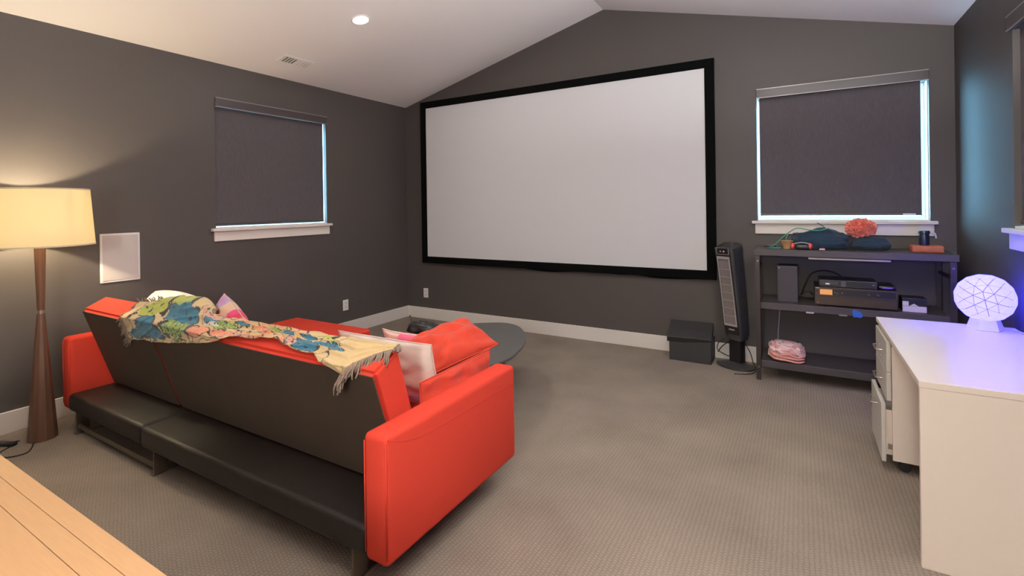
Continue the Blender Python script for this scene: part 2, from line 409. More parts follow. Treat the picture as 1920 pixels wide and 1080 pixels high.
# ------------------------------------------------------------------ wooden table in the foreground
TT = .745
tb = root('wood_table', 'pale maple butcher-block table in the bottom left foreground', 'table', (2.6, -4.9, 0))
rows = [(-4.456, -4.417), (-4.4985, -4.457)]
y = -4.4995
while y > -5.30: rows.append((y-.092, y)); y -= .093
pl_mesh = {}
for ri, (y0, y1) in enumerate(rows):
    x = 1.3; k = 0
    segs = [1.3, 3.95] if ri == 0 else [1.3]
    if ri:
        while segs[-1] < 3.95: segs.append(min(3.95, segs[-1]+random.uniform(.5, 1.1)))
        if segs[-1]-segs[-2] < .2: segs.pop(-2)
    for a, b in zip(segs, segs[1:]):
        dz = random.uniform(-.0004, .0003)
        bx('plank', a+.0001, b-.0001, y0+.0001, y1-.0001, TT-.035, TT+dz*.5, WOODS[random.randrange(4)], tb, .00025, 1)
for sx in (1.42, 3.80):
    for sy in (-5.24, -4.54): bx('leg', sx-.03, sx+.03, sy-.03, sy+.03, 0, TT-.037, WOODS[1], tb, .004)
bx('apron', 1.45, 3.77, -4.545, -4.525, TT-.11, TT-.037, WOODS[1], tb, .002); bx('apron', 1.45, 3.77, -5.255, -5.235, TT-.11, TT-.037, WOODS[1], tb, .002)

# ------------------------------------------------------------------ sofa
sf = root('sofa_bed', 'long coral red sofa seen from behind, dark backing and black deck', 'sofa', (1.71, -3.2, 0))
def arm(x0, x1, y0, y1):
    bm = bmesh.new(); box(bm, x0, x1, y0, y1, .14, .61, .022, 4)
    o = finish('armrest', bm, RED, sf, True, 40)
    xe = x1 if x1 > 2 else x0
    bm = bmesh.new()
    for X in (x0+.004, x1-.004):
        tube(bm, [(X, y0+.0035, .17), (X, y0+.0035, .58)], .0028, 6, False)
    finish('piping', bm, RED, o, True)
arm(.237, .345, -3.590, -2.70); arm(3.072, 3.187, -3.610, -2.69)
bm = bmesh.new(); box(bm, .347, 1.333, -3.60, -2.76, .142, .252, .026, 4); finish('seat_deck', bm, DKLEA, sf, True, 40)
bm = bmesh.new(); box(bm, 1.337, 3.070, -3.605, -2.76, .137, .250, .026, 4); finish('seat_deck', bm, DKLEA, sf, True, 40)
bm = bmesh.new(); box(bm, .349, 1.331, -3.20, -2.72, .254, .425, .03, 4); finish('seat_cushion', bm, RED, sf, True, 40)
bm = bmesh.new(); box(bm, 1.339, 3.068, -3.20, -2.72, .254, .425, .03, 4); finish('seat_cushion', bm, RED, sf, True, 40)
BACK = [(-3.360, .262), (-3.532, .795), (-3.395, .862), (-3.215, .262)]
def backrest(x0, x1):
    bm = bmesh.new(); prism(bm, BACK, 'x', x0, x1, .014, 4)
    o = finish('backrest', bm, RED, sf, True, 40)
    # dark backing fabric over the rear plane
    a = Vector((0, -3.3635, .272)); b = Vector((0, -3.5285, .783)); nrm = Vector((0, -.952, -.307))
    bm = bmesh.new(); vs = []
    for X in (x0+.008, x1-.006):
        for P in (a, b):
            for t in (.001, .006): vs.append(bm.verts.new((X, P.y+nrm.y*t, P.z+nrm.z*t)))
    for f in ((0,1,3,2), (4,6,7,5), (0,4,5,1), (2,3,7,6), (0,2,6,4), (1,5,7,3)): bm.faces.new([vs[q] for q in f])
    finish('back_panel', bm, DKFAB, o)
backrest(.392, 1.268); backrest(1.281, 3.052)
for x in (.43, 1.44, 2.98):
    for y in (-3.55, -2.90):
        bx('leg', x-.006, x+.006, y-.035, y+.035, .008, .145, LEGM, sf, .001, 1)
    bx('leg_runner', x-.03, x+.006, -3.59, -2.855, 0, .0075, LEGM, sf, .001, 1)
bm = bmesh.new(); box(bm, .437, 1.433, -3.575, -3.563, .035, .065); finish('rail', bm, LEGM, sf)
bm = bmesh.new(); box(bm, 1.447, 2.973, -3.40, -3.388, .045, .085); finish('rail', bm, LEGM, sf)
for x in (.445, 1.425):
    bm = bmesh.new(); lathe(bm, [(.008, -.003), (.008, 0)], 0, 0, 10); bmesh.ops.rotate(bm, matrix=Matrix.Rotation(math.pi/2, 3, 'X'), verts=bm.verts); bmesh.ops.translate(bm, vec=(x, -3.576, .05), verts=bm.verts); finish('bolt', bm, BOLT, sf)

bm = bmesh.new(); tube(bm, [(3.1873, -3.60, .60), (3.1873, -3.54, .572), (3.1873, -3.44, .545), (3.1873, -3.32, .535), (3.1873, -3.0, .528), (3.1873, -2.71, .522)], .0013, 6)
finish('arm_seam', bm, REDD, [c for c in sf.children if c.name.startswith('armrest')][-1], True)
# ottoman
ot = root('ottoman', 'coral red upholstered ottoman standing in front of the sofa, left end', 'ottoman', (.87, -2.27, 0))
bm = bmesh.new(); box(bm, .385, 1.356, -2.66, -1.93, .13, .42, .028, 4); finish('cushion', bm, RED, ot, True, 40)
for x in (.45, 1.29):
    for y in (-2.6, -1.99): bx('leg', x-.015, x+.015, y-.015, y+.015, 0, .13, CHROME, ot, .002, 1)

# ------------------------------------------------------------------ cushions
def pillow(name, label, w, h, t, center, rot, m, cols=None, wr=.01, seed=0, group='sofa cushions', n=36, pinch=.10, piping=None, rnd=0):
    if len(rot) == 2:
        X_ = Vector(rot[0]).normalized(); Z_ = X_.cross(Vector(rot[1])).normalized(); Y_ = Z_.cross(X_)
        Rm = Matrix((X_, Y_, Z_)).transposed().to_4x4()
    else: Rm = Euler(rot, 'XYZ').to_matrix().to_4x4()
    Mx = Matrix.Translation(center) @ Rm
    bm = bmesh.new(); lay = bm.verts.layers.float_color.new('col')
    def P(u, v, s):
        au, av = abs(u), abs(v)
        x = u*w/2*(1-pinch*(1-v*v)*au**3*.9); y = v*h/2*(1-pinch*(1-u*u)*av**3*.9)
        th = t/2*(max(0, (1-au**2.6)*(1-av**2.6)))**.55
        nz = wr*noise.noise((u*2.3+seed, v*2.3, s*3+seed))*(1.0)+wr*.4*noise.noise((u*3.8+seed, v*3.8+seed, s))
        edge = min(1, (1-max(au, av))*6)
        x *= math.sqrt(1-rnd*v*v/2); y *= math.sqrt(1-rnd*u*u/2)
        return Vector((x+.4*nz*edge, y+.4*nz*edge, s*th+nz*edge*1.5))
    top = {}; bot = {}
    for i in range(n+1):
        for j in range(n+1):
            u = math.sin((i/n-.5)*math.pi)*.35+(i/n*2-1)*.65; v = math.sin((j/n-.5)*math.pi)*.35+(j/n*2-1)*.65
            edge = i in (0, n) or j in (0, n)
            a = bm.verts.new(P(u, v, 1)); top[i, j] = a; b = a if edge else bm.verts.new(P(u, v, -1)); bot[i, j] = b
            if cols:
                a[lay] = lin(cols(u, v, 1)); b[lay] = lin(cols(u, v, 1 if edge else -1))
    for i in range(n):
        for j in range(n):
            bm.faces.new((top[i, j], top[i+1, j], top[i+1, j+1], top[i, j+1])); bm.faces.new((bot[i, j+1], bot[i+1, j+1], bot[i+1, j], bot[i, j]))
    rt = root(name, label, 'pillow', center, group)
    bmesh.ops.transform(bm, matrix=Mx, verts=bm.verts)
    o = finish('cover', bm, m, rt, True)
    bm = bmesh.new(); pts = []
    for k in range(4*24):
        q, f = divmod(k, 24); f = f/24*2-1
        u, v = [(f, -1), (1, f), (-f, 1), (-1, -f)][q]
        pts.append(Mx @ P(u, v, 1))
    pts.append(pts[0]); tube(bm, pts, .0035, 6, False); finish('seam', bm, piping or (SEAMM if cols else m), rt, True)
    return rt
SEAMM = mat('cushion_seam', (214, 196, 184), .9)
PRINT = attr_mat('printed_cotton', .9, .3, 60)
R_ = math.radians
pillow('cushion', 'white cushion bulging above the left end of the sofa back', .66, .38, .23, (.54, -3.07, .655), (R_(76), R_(2), R_(4)), WHITEF, seed=3, pinch=.0, rnd=.5)
STR = [(236, 186, 176), (206, 158, 206), (198, 160, 214), (232, 200, 168), (236, 196, 170), (232, 80, 130), (224, 60, 96), (228, 150, 130)]
pillow('cushion', 'cushion with purple, cream and pink stripes behind the blanket', .50, .40, .18, (.815, -2.82, .54), (R_(82), R_(22), R_(-10)), PRINT,
       cols=lambda u, v, s: STR[max(0, min(7, int((u+1+.15*v)*4)))], seed=9, pinch=.04, rnd=.3)
def wp(u, v, s):
    k = v+.12*noise.noise((u*3, v*2, 0))
    if k < -.55: return (176, 132, 190)
    if k < -.25: return (214, 176, 200)
    if k < .25: return (228, 202, 190)
    return (228, 218, 206)
pillow('cushion', 'off-white cushion with faint purple lower edge at the sofa back right end', .60, .34, .12, (2.70, -3.095, .636), ((1, .03, 0), (0, -.27, .96)), PRINT, cols=wp, seed=21, pinch=.03, wr=.008)
def pk(u, v, s):
    if u < -.35: return (226, 196, 180) if int((v+2)*14) % 2 else (200, 140, 130)
    if u < .2: return (232, 96, 132)
    return (226, 130, 120)
pillow('cushion', 'pink striped cushion half hidden between white and orange cushions', .36, .38, .13, (2.63, -2.82, .578), ((1, .1, 0), (0, -.3, .95)), PRINT, cols=pk, seed=31)
pillow('cushion', 'large crumpled orange cushion with one corner pointing up', .47, .29, .15, (2.853, -2.825, .700), ((-.3, -.93, -.15), (.78, -.50, -.36)), ORANGE, seed=45, wr=.019, pinch=.05)
pillow('cushion', 'flat orange-red cushion lying along the right armrest', .56, .30, .075, (3.030, -2.975, .525), ((.0, 1, .01), (.06, 0, .97)), ORANGE, seed=57, wr=.014, pinch=.03)

# ------------------------------------------------------------------ blanket
def build_blanket():
    XS = [(0, 1.0), (1, 3.0)]
    PX = [255, 260, 300, 330, 350, 375, 400, 450, 500, 550, 600, 650, 700, 725]
    XX = [.981, 1.015, 1.274, 1.453, 1.566, 1.702, 1.83, 2.069, 2.286, 2.484, 2.666, 2.834, 2.988, 3.061]
    x2px = lambda x: float(np.interp(x, XX, PX)); px2x = lambda p: float(np.interp(p, PX, XX))
    # section of the backrest: w=0 top-front corner, .152 top-rear corner
    tf = Vector((-3.395, .864)); tr = Vector((-3.534, .797)); L = (tr-tf).length
    dt = (tr-tf).normalized(); dr = Vector((.307, -.952)); dfr = Vector((.287, -.958))
    def sec(w):
        if w < -.02: p = tf+dfr*(-w); n = Vector((.958, .287))
        elif w < .02: k = (w+.02)/.04; p = tf+(dfr*(-w) if w < 0 else dt*w); n = (Vector((.958, .287))*(1-k)+Vector((-.434, .90))*k)
        elif w < L-.02: p = tf+dt*w; n = Vector((-.434, .90))
        elif w < L+.02: k = (w-L+.02)/.04; p = tf+dt*w if w < L else tr+dr*(w-L); n = (Vector((-.434, .90))*(1-k)+Vector((-.952, -.307))*k)
        else: p = tr+dr*(w-L); n = Vector((-.952, -.307))
        return p, n.normalized()
    rear = [(255, .30), (262, .285), (290, .262), (330, .245), (380, .205), (430, .165), (445, .15), (500, .115), (530, .10), (545, .12), (580, .135), (610, .135), (650, .17), (668, .19), (700, .08), (722, .03)]
    front = [(255, .05), (275, .0), (300, -.04), (330, -.05), (370, -.02), (392, .028), (450, .03), (520, .025), (600, .02), (700, .012), (722, .0)]
    Rr = lambda p: float(np.interp(p, *zip(*rear))); Fr = lambda p: float(np.interp(p, *zip(*front)))
    TEAL, LIME, GRN, CRM, COR, BLK, WHT, PNK = (34, 104, 128), (172, 178, 70), (142, 162, 76), (206, 176, 126), (222, 138, 106), (48, 42, 38), (214, 204, 190), (206, 150, 132)
    bl = [  # px centre, t centre, half px, half t, angle-shear, colour
        (345, .42, 34, .26, -.5, TEAL), (300, .72, 24, .26, -.6, TEAL), (275, .86, 14, .13, 0, TEAL), (292, .30, 22, .22, -.4, LIME), (330, .18, 22, .10, 0, LIME),
        (353, .70, 26, .25, -.25, GRN), (400, .30, 14, .08, -.3, TEAL), (412, .42, 16, .08, -.3, WHT), (392, .16, 24, .09, 0, PNK), (424, .40, 24, .20, -.5, GRN), (398, .70, 22, .14, -.3, COR),
        (438, .80, 22, .14, 0, COR), (452, .25, 15, .12, -.4, TEAL), (470, .52, 20, .16, -.3, CRM), (487, .30, 16, .10, -.3, COR), (500, .62, 16, .10, -.3, COR), (470, .90, 24, .10, 0, PNK), (513, .34, 16, .12, -.4, GRN),
        (534, .38, 20, .14, -.35, TEAL), (556, .22, 14, .10, -.2, COR), (552, .72, 14, .18, -.2, PNK), (572, .32, 14, .14, -.3, TEAL), (606, .22, 18, .09, -.1, LIME), (582, .72, 26, .30, -.2, TEAL), (620, .48, 34, .12, -.1, TEAL)]
    def colour(p, t, q):
        dx = 9*noise.noise((p*.06, t*4, 3)); dt_ = .09*noise.noise((p*.08, t*5, 11))
        best = None; bd = 9
        for c in bl:
            a = (p+dx-c[0]-c[4]*(t-c[1])*-60)/c[2]; b = (t+dt_-c[1])/c[3]; d = a*a+b*b
            if d < 1 and d < bd: bd = d; best = c
        if best:
            if .74 < bd < 1: return BLK if noise.noise((p*.11, t*3, 5)) > -.12 else CRM
            if best[5] in (GRN,) and noise.noise((p*.35, t*22, 1)) > .22: return BLK
            if noise.noise((p*.22, t*14, 8)) > .38: return BLK
            return best[5]
        if p < 640 and abs(noise.noise((p*.055, t*3.2, 2))) < .045: return BLK
        if 380 < p < 560 and noise.noise((p*.09, t*7, 20)) > .22: return COR
        return CRM
    bm = bmesh.new(); lay = bm.verts.layers.float_color.new('col')
    NS, NT = 420, 70; grid = {}
    for side in (0, 1):
        for i in range(NS+1):
            p = 257+(722-257)*i/NS; x = px2x(p)
            for j in range(NT+1):
                t = j/NT; w = Fr(p)+(Rr(p)-Fr(p))*t
                pos, n = sec(w)
                f = noise.noise((x*3.5, t*2.4, 0)); g = noise.noise((x*11+t*2, t*5, 4)); rg = abs(noise.noise((x*5+t*1.5, t*3, 9)))
                hump = .055*math.exp(-((p-325)/42)**2)*max(0, 1-abs(t-.12)/.35)+.012
                fold = .020*max(0, f)+.012*max(0, g)+.018*(1-min(1, rg*5))*.6
                endk = min(1, (722-p)/60)
                off = .008+hump*endk+fold*(.35+.65*endk)
                if w > L: off = .010+fold*.7
                base = -.0 if side == 0 else -.004
                v = bm.verts.new((x+.012*noise.noise((x*6, t*4, 7)), pos.x+n.x*(off+base), pos.y+n.y*(off+base)))
                v[lay] = lin(colour(p, t, 0)) if side == 0 else lin(CRM)
                grid[side, i, j] = v
    for side in (0, 1):
        for i in range(NS):
            for j in range(NT): bm.faces.new([grid[side, a, b] for a, b in ((i, j), (i+1, j), (i+1, j+1), (i, j+1))])
    rim = [(i, 0) for i in range(NS)]+[(NS, j) for j in range(NT)]+[(i, NT) for i in range(NS, 0, -1)]+[(0, j) for j in range(NT, 0, -1)]
    for a, b in zip(rim, rim[1:]+rim[:1]): bm.faces.new((grid[0, a[0], a[1]], grid[0, b[0], b[1]], grid[1, b[0], b[1]], grid[1, a[0], a[1]]))
    rt = root('throw_blanket', 'colourful woven throw with grey fringe draped over the sofa back', 'blanket', (2.0, -3.47, .86))
    fringe = bmesh.new()
    rnd = random.Random(5)
    def strand(p0, dirv, ln):
        q = Vector(p0); pts = [q.copy()]
        for k in range(3):
            dv = Vector(dirv)+Vector((rnd.uniform(-.4, .4), rnd.uniform(-.3, .3), rnd.uniform(-.3, .2))); q = q+dv*ln/3; pts.append(q.copy())
        tube(fringe, pts, .0038, 5, False, .8)
    for k in range(170):                                       # left end and front-left curve
        a = k/169
        if a < .45: i, j, dv = 0, int((1-a/.45)*NT), (-.75, -.15, -.25-.6*(1-a/.45))
        else: i, j, dv = int((a-.45)/.55*NS*.285), 0, (-.3, -.1, .55)
        strand(grid[0, i, j].co, dv, rnd.uniform(.03, .048))
    for k in range(95):                                       # right end
        a = k/94; i0 = int(NS*(1-.0*a)); j = int(a*NT)
        strand(grid[0, NS if a < .35 else int(NS-(a-.35)/.65*NS*.13), j if a < .35 else NT].co, (.25, -.35, -.12) if a < .35 else (.05-.1*a, -.45, -.8), rnd.uniform(.05, .075))
    finish('blanket_body', bm, attr_mat('woven_blanket', .95, .8, 300), rt, True)
    o = finish('fringe', fringe, mat('fringe_yarn', (128, 110, 96), .95, noise_amt=.5, noise_scale=60), rt, True); o['kind'] = 'stuff'
build_blanket()

# ------------------------------------------------------------------ floor lamp
LX, LY = .30, -3.71
lp = root('floor_lamp', 'lit floor lamp with cream drum shade and hourglass walnut base', 'lamp', (LX, LY, 0))
bm = bmesh.new()
lathe(bm, [(.074, .0), (.075, .012), (.068, .12), (.060, .24), (.050, .38), (.038, .55), (.0255, .72), (.0205, .79)], LX, LY, 12)
finish('base', bm, WALNUT, lp, True, 20)
bm = bmesh.new(); lathe(bm, [(.014, .79), (.014, .815)], LX, LY, 16); finish('collar', bm, CHROME, lp, True, 40)
bm = bmesh.new(); lathe(bm, [(.0195, .815), (.0205, .86), (.024, 1.0), (.0285, 1.16), (.030, 1.27)], LX, LY, 12); finish('stem', bm, WALNUT, lp, True, 20)
bm = bmesh.new(); lathe(bm, [(.017, 1.27), (.017, 1.31)], LX, LY, 16); finish('socket', bm, ALU, lp, True, 40)
BULBM = mat('bulb_glass', (255, 240, 220), .4, emit=(1, .86, .58), es=25)
bm = bmesh.new(); lathe(bm, [(.013, 1.311), (.018, 1.325), (.028, 1.35), (.029, 1.365), (.022, 1.385), (.010, 1.392), (.0005, 1.394)], LX, LY, 20); finish('bulb', bm, BULBM, lp, True)
bm = bmesh.new(); lathe(bm, [(.272, 1.222), (.2475, 1.582), (.2455, 1.582), (.270, 1.222), (.272, 1.222)], LX, LY, 72, cap=False); shd = finish('lamp_shade', bm, SH, lp, True, 50)
HEM = mat('shade_hem', (200, 184, 150), .8)
bm = bmesh.new(); lathe(bm, [(.2735, 1.220), (.2732, 1.229), (.2715, 1.229), (.2718, 1.220), (.2735, 1.220)], LX, LY, 72, cap=False); finish('hem', bm, HEM, shd, True)
bm = bmesh.new(); lathe(bm, [(.2488, 1.5755), (.2484, 1.584), (.2465, 1.584), (.2469, 1.5755), (.2488, 1.5755)], LX, LY, 72, cap=False); finish('hem', bm, HEM, shd, True)
bm = bmesh.new()
for a in (0, 2.094, 4.189): tube(bm, [(LX+.018*math.cos(a+.3), LY+.018*math.sin(a+.3), 1.30), (LX+.14*math.cos(a+.3), LY+.14*math.sin(a+.3), 1.40), (LX+.2445*math.cos(a+.3), LY+.2445*math.sin(a+.3), 1.575)], .002, 6)
finish('shade_spider', bm, CHROME, lp, True)
l = bpy.data.lights.new('floor_lamp_bulb', 'POINT'); l.energy = BULB; l.color = (1, .84, .56); l.shadow_soft_size = .028
o = bpy.data.objects.new('floor_lamp_bulb', l); o.location = (LX, LY, 1.425); COL.objects.link(o); o.parent = lp; o.matrix_parent_inverse = WM[lp.name].inverted()
bm = bmesh.new()
tube(bm, [(.05, -3.95, .004), (.14, -3.86, .004), (.20, -3.84, .005), (.235, -3.80, .007)], .0035)
tube(bm, [(.36, -3.77, .012), (.43, -3.80, .004), (.48, -3.84, .004), (.45, -3.91, .004), (.36, -3.925, .004), (.30, -3.88, .004), (.27, -3.82, .006)], .0035)
finish('power_cord', bm, CORD, lp, True)
bm = bmesh.new(); box(bm, -.055, .055, -.02, .02, 0, .022, .008, 3, Matrix.Translation((.235, -3.86, 0)) @ Matrix.Rotation(.5, 4, 'Z')); finish('foot_switch', bm, PLASTD, lp, True, 40)

# ------------------------------------------------------------------ coffee table
ct = root('coffee_table', 'low dark grey pebble-shaped coffee table in front of the sofa', 'table', (2.2, -1.85, 0))
pts = [(1.62, -1.84), (1.70, -1.58), (1.94, -1.345), (2.04, -1.26), (2.21, -1.175), (2.39, -1.24), (2.57, -1.46), (2.675, -1.67), (2.73, -1.86), (2.755, -2.03), (2.72, -2.22), (2.58, -2.38), (2.36, -2.46), (2.08, -2.44), (1.82, -2.32), (1.66, -2.10)]
P3 = [Vector((p[0], p[1], 0)) for p in pts]; N_ = len(P3); outl = []
for i in range(N_):
    p0, p1, p2, p3 = P3[i-1], P3[i], P3[(i+1) % N_], P3[(i+2) % N_]
    for j in range(6):
        t = j/6; v = .5*((2*p1)+(-p0+p2)*t+(2*p0-5*p1+4*p2-p3)*t*t+(-p0+3*p1-3*p2+p3)*t**3); outl.append((v.x, v.y))
bm = bmesh.new(); prism(bm, outl, 'z', .382, .40, .003, 2); finish('table_top', bm, TABLEM, ct, True, 30)
for a in ((1.95, -1.72), (2.45, -1.68), (2.5, -2.15), (1.95, -2.15)):
    bm = bmesh.new(); c = Vector((2.2, -1.9, 0)); q = Vector((a[0], a[1], 0)); tube(bm, [q+Vector((0, 0, .38)), q+(q-c)*.25+Vector((0, 0, .004))], .016, 12, False, .6); finish('leg', bm, PLASTD, ct, True, 40)

# black bag on coffee table
bg_ = root('bag', 'small black leather bag with an upright strap on the coffee table', 'bag', (1.86, -1.86, .40))
bm = bmesh.new(); bmesh.ops.create_icosphere(bm, subdivisions=4, radius=1)
for v in bm.verts:
    n = noise.noise(v.co*2.2)*.22+noise.noise(v.co*5)*.08
    z = v.co.z; v.co = Vector((v.co.x*.15*(1+n), v.co.y*.085*(1+n), max(-.055, (z*.062)*(1+.8*n)+.012*noise.noise((v.co.x*5, 0, 0)))))
bmesh.ops.translate(bm, vec=(1.86, -1.86, .457), verts=bm.verts); finish('pouch', bm, BAGM, bg_, True)
bm = bmesh.new(); tube(bm, [(1.76, -1.86, .475), (1.73, -1.845, .50), (1.70, -1.83, .525), (1.685, -1.825, .545)], .008, 8, True, .6)
tube(bm, [(1.75, -1.93, .42), (1.80, -1.97, .425), (1.88, -1.965, .43), (1.95, -1.93, .44)], .007); finish('strap', bm, BAGM, bg_, True)
bm = bmesh.new(); tube(bm, [(1.78, -1.905, .50), (1.86, -1.925, .505), (1.95, -1.91, .495)], .003); finish('zip', bm, BOLT, bg_, True)

# ------------------------------------------------------------------ storage box with skewed lid
sb = root('storage_box', 'black storage box with skewed lid on the carpet under the screen', 'box', (3.6, -.14, 0))
bm = bmesh.new(); box(bm, 3.416, 3.778, -.262, -.03, 0, .205, .003, 1)
finish('box_body', bm, BOXM, sb)
bm = bmesh.new()
Ml = Matrix.Translation((3.60, -.16, .262)) @ Matrix.Rotation(R_(3), 4, 'Z') @ Matrix.Rotation(R_(-24), 4, 'X').inverted()
box(bm, -.205, .175, -.128, .128, .0, .012, .003, 1, Ml)
for a in ((-.205, .175, -.128, -.122), (-.205, .175, .122, .128), (-.205, -.199, -.122, .122), (.169, .175, -.122, .122)):
    box(bm, a[0], a[1], a[2], a[3], -.045, 0, 0, 1, Ml)
finish('lid', bm, BOXM, sb)
bm = bmesh.new(); box(bm, -.02, .172, -.010, -.004, .0122, .0135, 0, 1, Ml @ Matrix.Rotation(R_(-28), 4, 'Z')); finish('lid_crease', bm, PLAST, sb)
bm = bmesh.new(); box(bm, 3.47, 3.72, -.20, -.06, .206, .262, .004, 1); finish('papers', bm, BOXM, sb)

# ------------------------------------------------------------------ tower heater
hx, hy = 3.965, -.195
ht = root('tower_heater', 'tall dark grey tower fan heater leaning by the screen corner', 'heater', (hx, hy, 0), rz=R_(-26))
HM = Matrix.Translation((hx, hy, 0)) @ Matrix.Rotation(R_(-26), 4, 'Z')
def ln(z): return Vector((-.045*(z-.28)/.8+.006, -.055*(max(0, z-.28)/.8)**1.3+.03, 0))
bm = bmesh.new()
zs = [.235, .25, .28, .4, .6, .8, .95, 1.02, 1.05, 1.062]; rings = []
for z in zs:
    k = (z-.235)/(1.062-.235); wd = .078+.014*k; dp = .075+.014*k
    if z < .26: wd *= .86; dp *= .86
    if z > 1.055: wd *= .86; dp *= .86
    c = ln(z); rg = []
    for a in range(28):
        t = 2*math.pi*a/28; cx_, sy_ = math.cos(t), math.sin(t)
        X = wd*math.copysign(abs(cx_)**.38, cx_); Y = dp*math.copysign(abs(sy_)**.38, sy_)
        rg.append(bm.verts.new(HM @ Vector((c.x+X, c.y+Y, z+(.02*(Y/dp) if z > 1.0 else 0)))))
    rings.append(rg)
for A, Bq in zip(rings, rings[1:]):
    for k in range(28): bm.faces.new((A[k], A[(k+1) % 28], Bq[(k+1) % 28], Bq[k]))
bm.faces.new(rings[0][::-1]); bm.faces.new(rings[-1])
finish('housing', bm, PLAST, ht, True, 45)
def hfront(x, z, o=0):
    k = (z-.235)/(1.062-.235); c = ln(z); return HM @ Vector((c.x+x, c.y-(.075+.014*k)-o, z))
def hbar(bm, xa, za, xb, zb, o0, o1, wdt, horiz):
    n = 6; pr = None
    for i in range(n+1):
        t = i/n; x = xa+(xb-xa)*t; z = za+(zb-za)*t; q = wdt/2
        e = [(x-q, z), (x+q, z)] if not horiz else [(x, z-q), (x, z+q)]
        vs = [bm.verts.new(hfront(e[0][0], e[0][1], o0)), bm.verts.new(hfront(e[1][0], e[1][1], o0)), bm.verts.new(hfront(e[1][0], e[1][1], o1)), bm.verts.new(hfront(e[0][0], e[0][1], o1))]
        if pr:
            for k in range(4): bm.faces.new((pr[k], pr[(k+1) % 4], vs[(k+1) % 4], vs[k]))
        pr = vs
bm = bmesh.new(); hbar(bm, 0, .29, 0, 1.0, .001, .0035, .134, False); finish('front_panel', bm, PLASTD, ht)
bm = bmesh.new(); hbar(bm, 0, .375, 0, .955, .0036, .0046, .112, False); finish('grille_recess', bm, mat('grille_recess', (92, 82, 82), .5), ht)
bm = bmesh.new(); hbar(bm, -.054, .37, -.054, .96, .005, .013, .010, False); hbar(bm, .054, .37, .054, .96, .005, .013, .010, False); hbar(bm, -.058, .37, .058, .37, .005, .013, .018, True); hbar(bm, -.058, .955, .058, .955, .005, .013, .022, True)
gf = finish('grille_frame', bm, SILVER, ht)
for k in range(7):
    bm = bmesh.new(); z = .45+k*.0675; hbar(bm, -.049, z, .049, z, .006, .010, .005, True); finish('grille_bar', bm, SILVER, gf)
bm = bmesh.new()
for k in range(11): hbar(bm, -.040+k*.008, .38, -.040+k*.008, .944, .005, .008, .0025, False)
o = finish('grille_slats', bm, mat('grille_slat', (150, 138, 136), .4), gf); o['kind'] = 'stuff'
bm = bmesh.new(); hbar(bm, 0, .985, 0, 1.035, .001, .006, .112, False); cp = finish('control_panel', bm, PLASTD, ht)
bm = bmesh.new(); hbar(bm, -.056, .985, .056, .985, .006, .009, .004, True); hbar(bm, -.056, .985, -.056, 1.035, .006, .009, .004, False); hbar(bm, .056, .985, .056, 1.035, .006, .009, .004, False); finish('panel_rim', bm, SILVER, cp)
for k, x in enumerate((-.02, .012)):
    bm = bmesh.new(); c = hfront(x, 1.01, .008); bmesh.ops.create_uvsphere(bm, u_segments=10, v_segments=6, radius=.007+.002*k); bmesh.ops.translate(bm, vec=c, verts=bm.verts); finish('button', bm, SILVER, cp, True)
bm = bmesh.new(); hbar(bm, -.026, .33, .026, .33, .004, .006, .012, True); finish('badge', bm, SILVER, ht)
bm = bmesh.new(); prism(bm, [(-.052, -.005), (.052, -.005), (.045, .075), (-.045, .075)], 'z', .03, .26); bmesh.ops.transform(bm, matrix=HM, verts=bm.verts); finish('neck', bm, PLASTD, ht)
bm = bmesh.new(); lathe(bm, [(.158, 0), (.165, .006), (.163, .016), (.12, .026), (.07, .036), (.0005, .038)], 0, 0, 44, squash=.72); bmesh.ops.transform(bm, matrix=HM, verts=bm.verts); finish('base', bm, PLAST, ht, True, 50)
bm = bmesh.new(); tube(bm, [(3.98, -.13, .06), (4.02, -.04, .16), (4.07, -.05, .10), (4.10, -.12, .03), (4.13, -.22, .006), (4.10, -.36, .004), (3.98, -.42, .004)], .004)
tube(bm, [(3.86, -.03, .19), (3.81, -.03, .15), (3.80, -.05, .09), (3.86, -.04, .05), (3.90, -.05, .04)], .004); tube(bm, [(3.80, -.028, .06), (3.84, -.03, .12), (3.90, -.028, .17)], .004)
finish('power_cord', bm, CORD, ht, True)

# ------------------------------------------------------------------ shelving unit
su = root('shelving_unit', 'open three-tier shelving unit with charcoal boards and steel posts', 'shelf', (4.77, -.25, 0))
for z0, z1, x0, x1 in ((1.003, 1.055, 4.135, 5.405), (.575, .628, 4.186, 5.352), (.105, .160, 4.186, 5.352)):
    s = bx('shelf', x0, x1, -.455, -.052, z0, z1, SHELFB, su, .003, 1)
bx('under_rail', 4.52, 5.03, -.452, -.444, .986, .9995, EDGE, su, .001, 1)
for x, sx in ((4.150, 1), (5.388, -1)):
    for y, sy in ((-.462, 1), (-.045, -1)):
        bm = bmesh.new()
        box(bm, min(x, x+sx*.034), max(x, x+sx*.034), min(y, y+sy*.004), max(y, y+sy*.004), 0, 1.002)
        box(bm, min(x, x+sx*.004), max(x, x+sx*.004), min(y+sy*.0041, y+sy*.04), max(y+sy*.0041, y+sy*.04), 0, 1.002)
        p = finish('post', bm, STEEL, su)
        bm = bmesh.new()
        box(bm, min(x+sx*.012, x+sx*.024), max(x+sx*.012, x+sx*.024), y-.0045 if sy > 0 else y, y-.0005 if sy > 0 else y+.0045, .955, .965)
        box(bm, min(x+sx*.012, x+sx*.024), max(x+sx*.012, x+sx*.024), y-.0045 if sy > 0 else y, y-.0005 if sy > 0 else y+.0045, .10, .11)
        finish('bolt', bm, BOLT, p)
for x in (4.168, 5.370):
    bx('side_brace', x-.01, x+.01, -.42, -.09, .88, .90, STEEL, su, .001, 1)

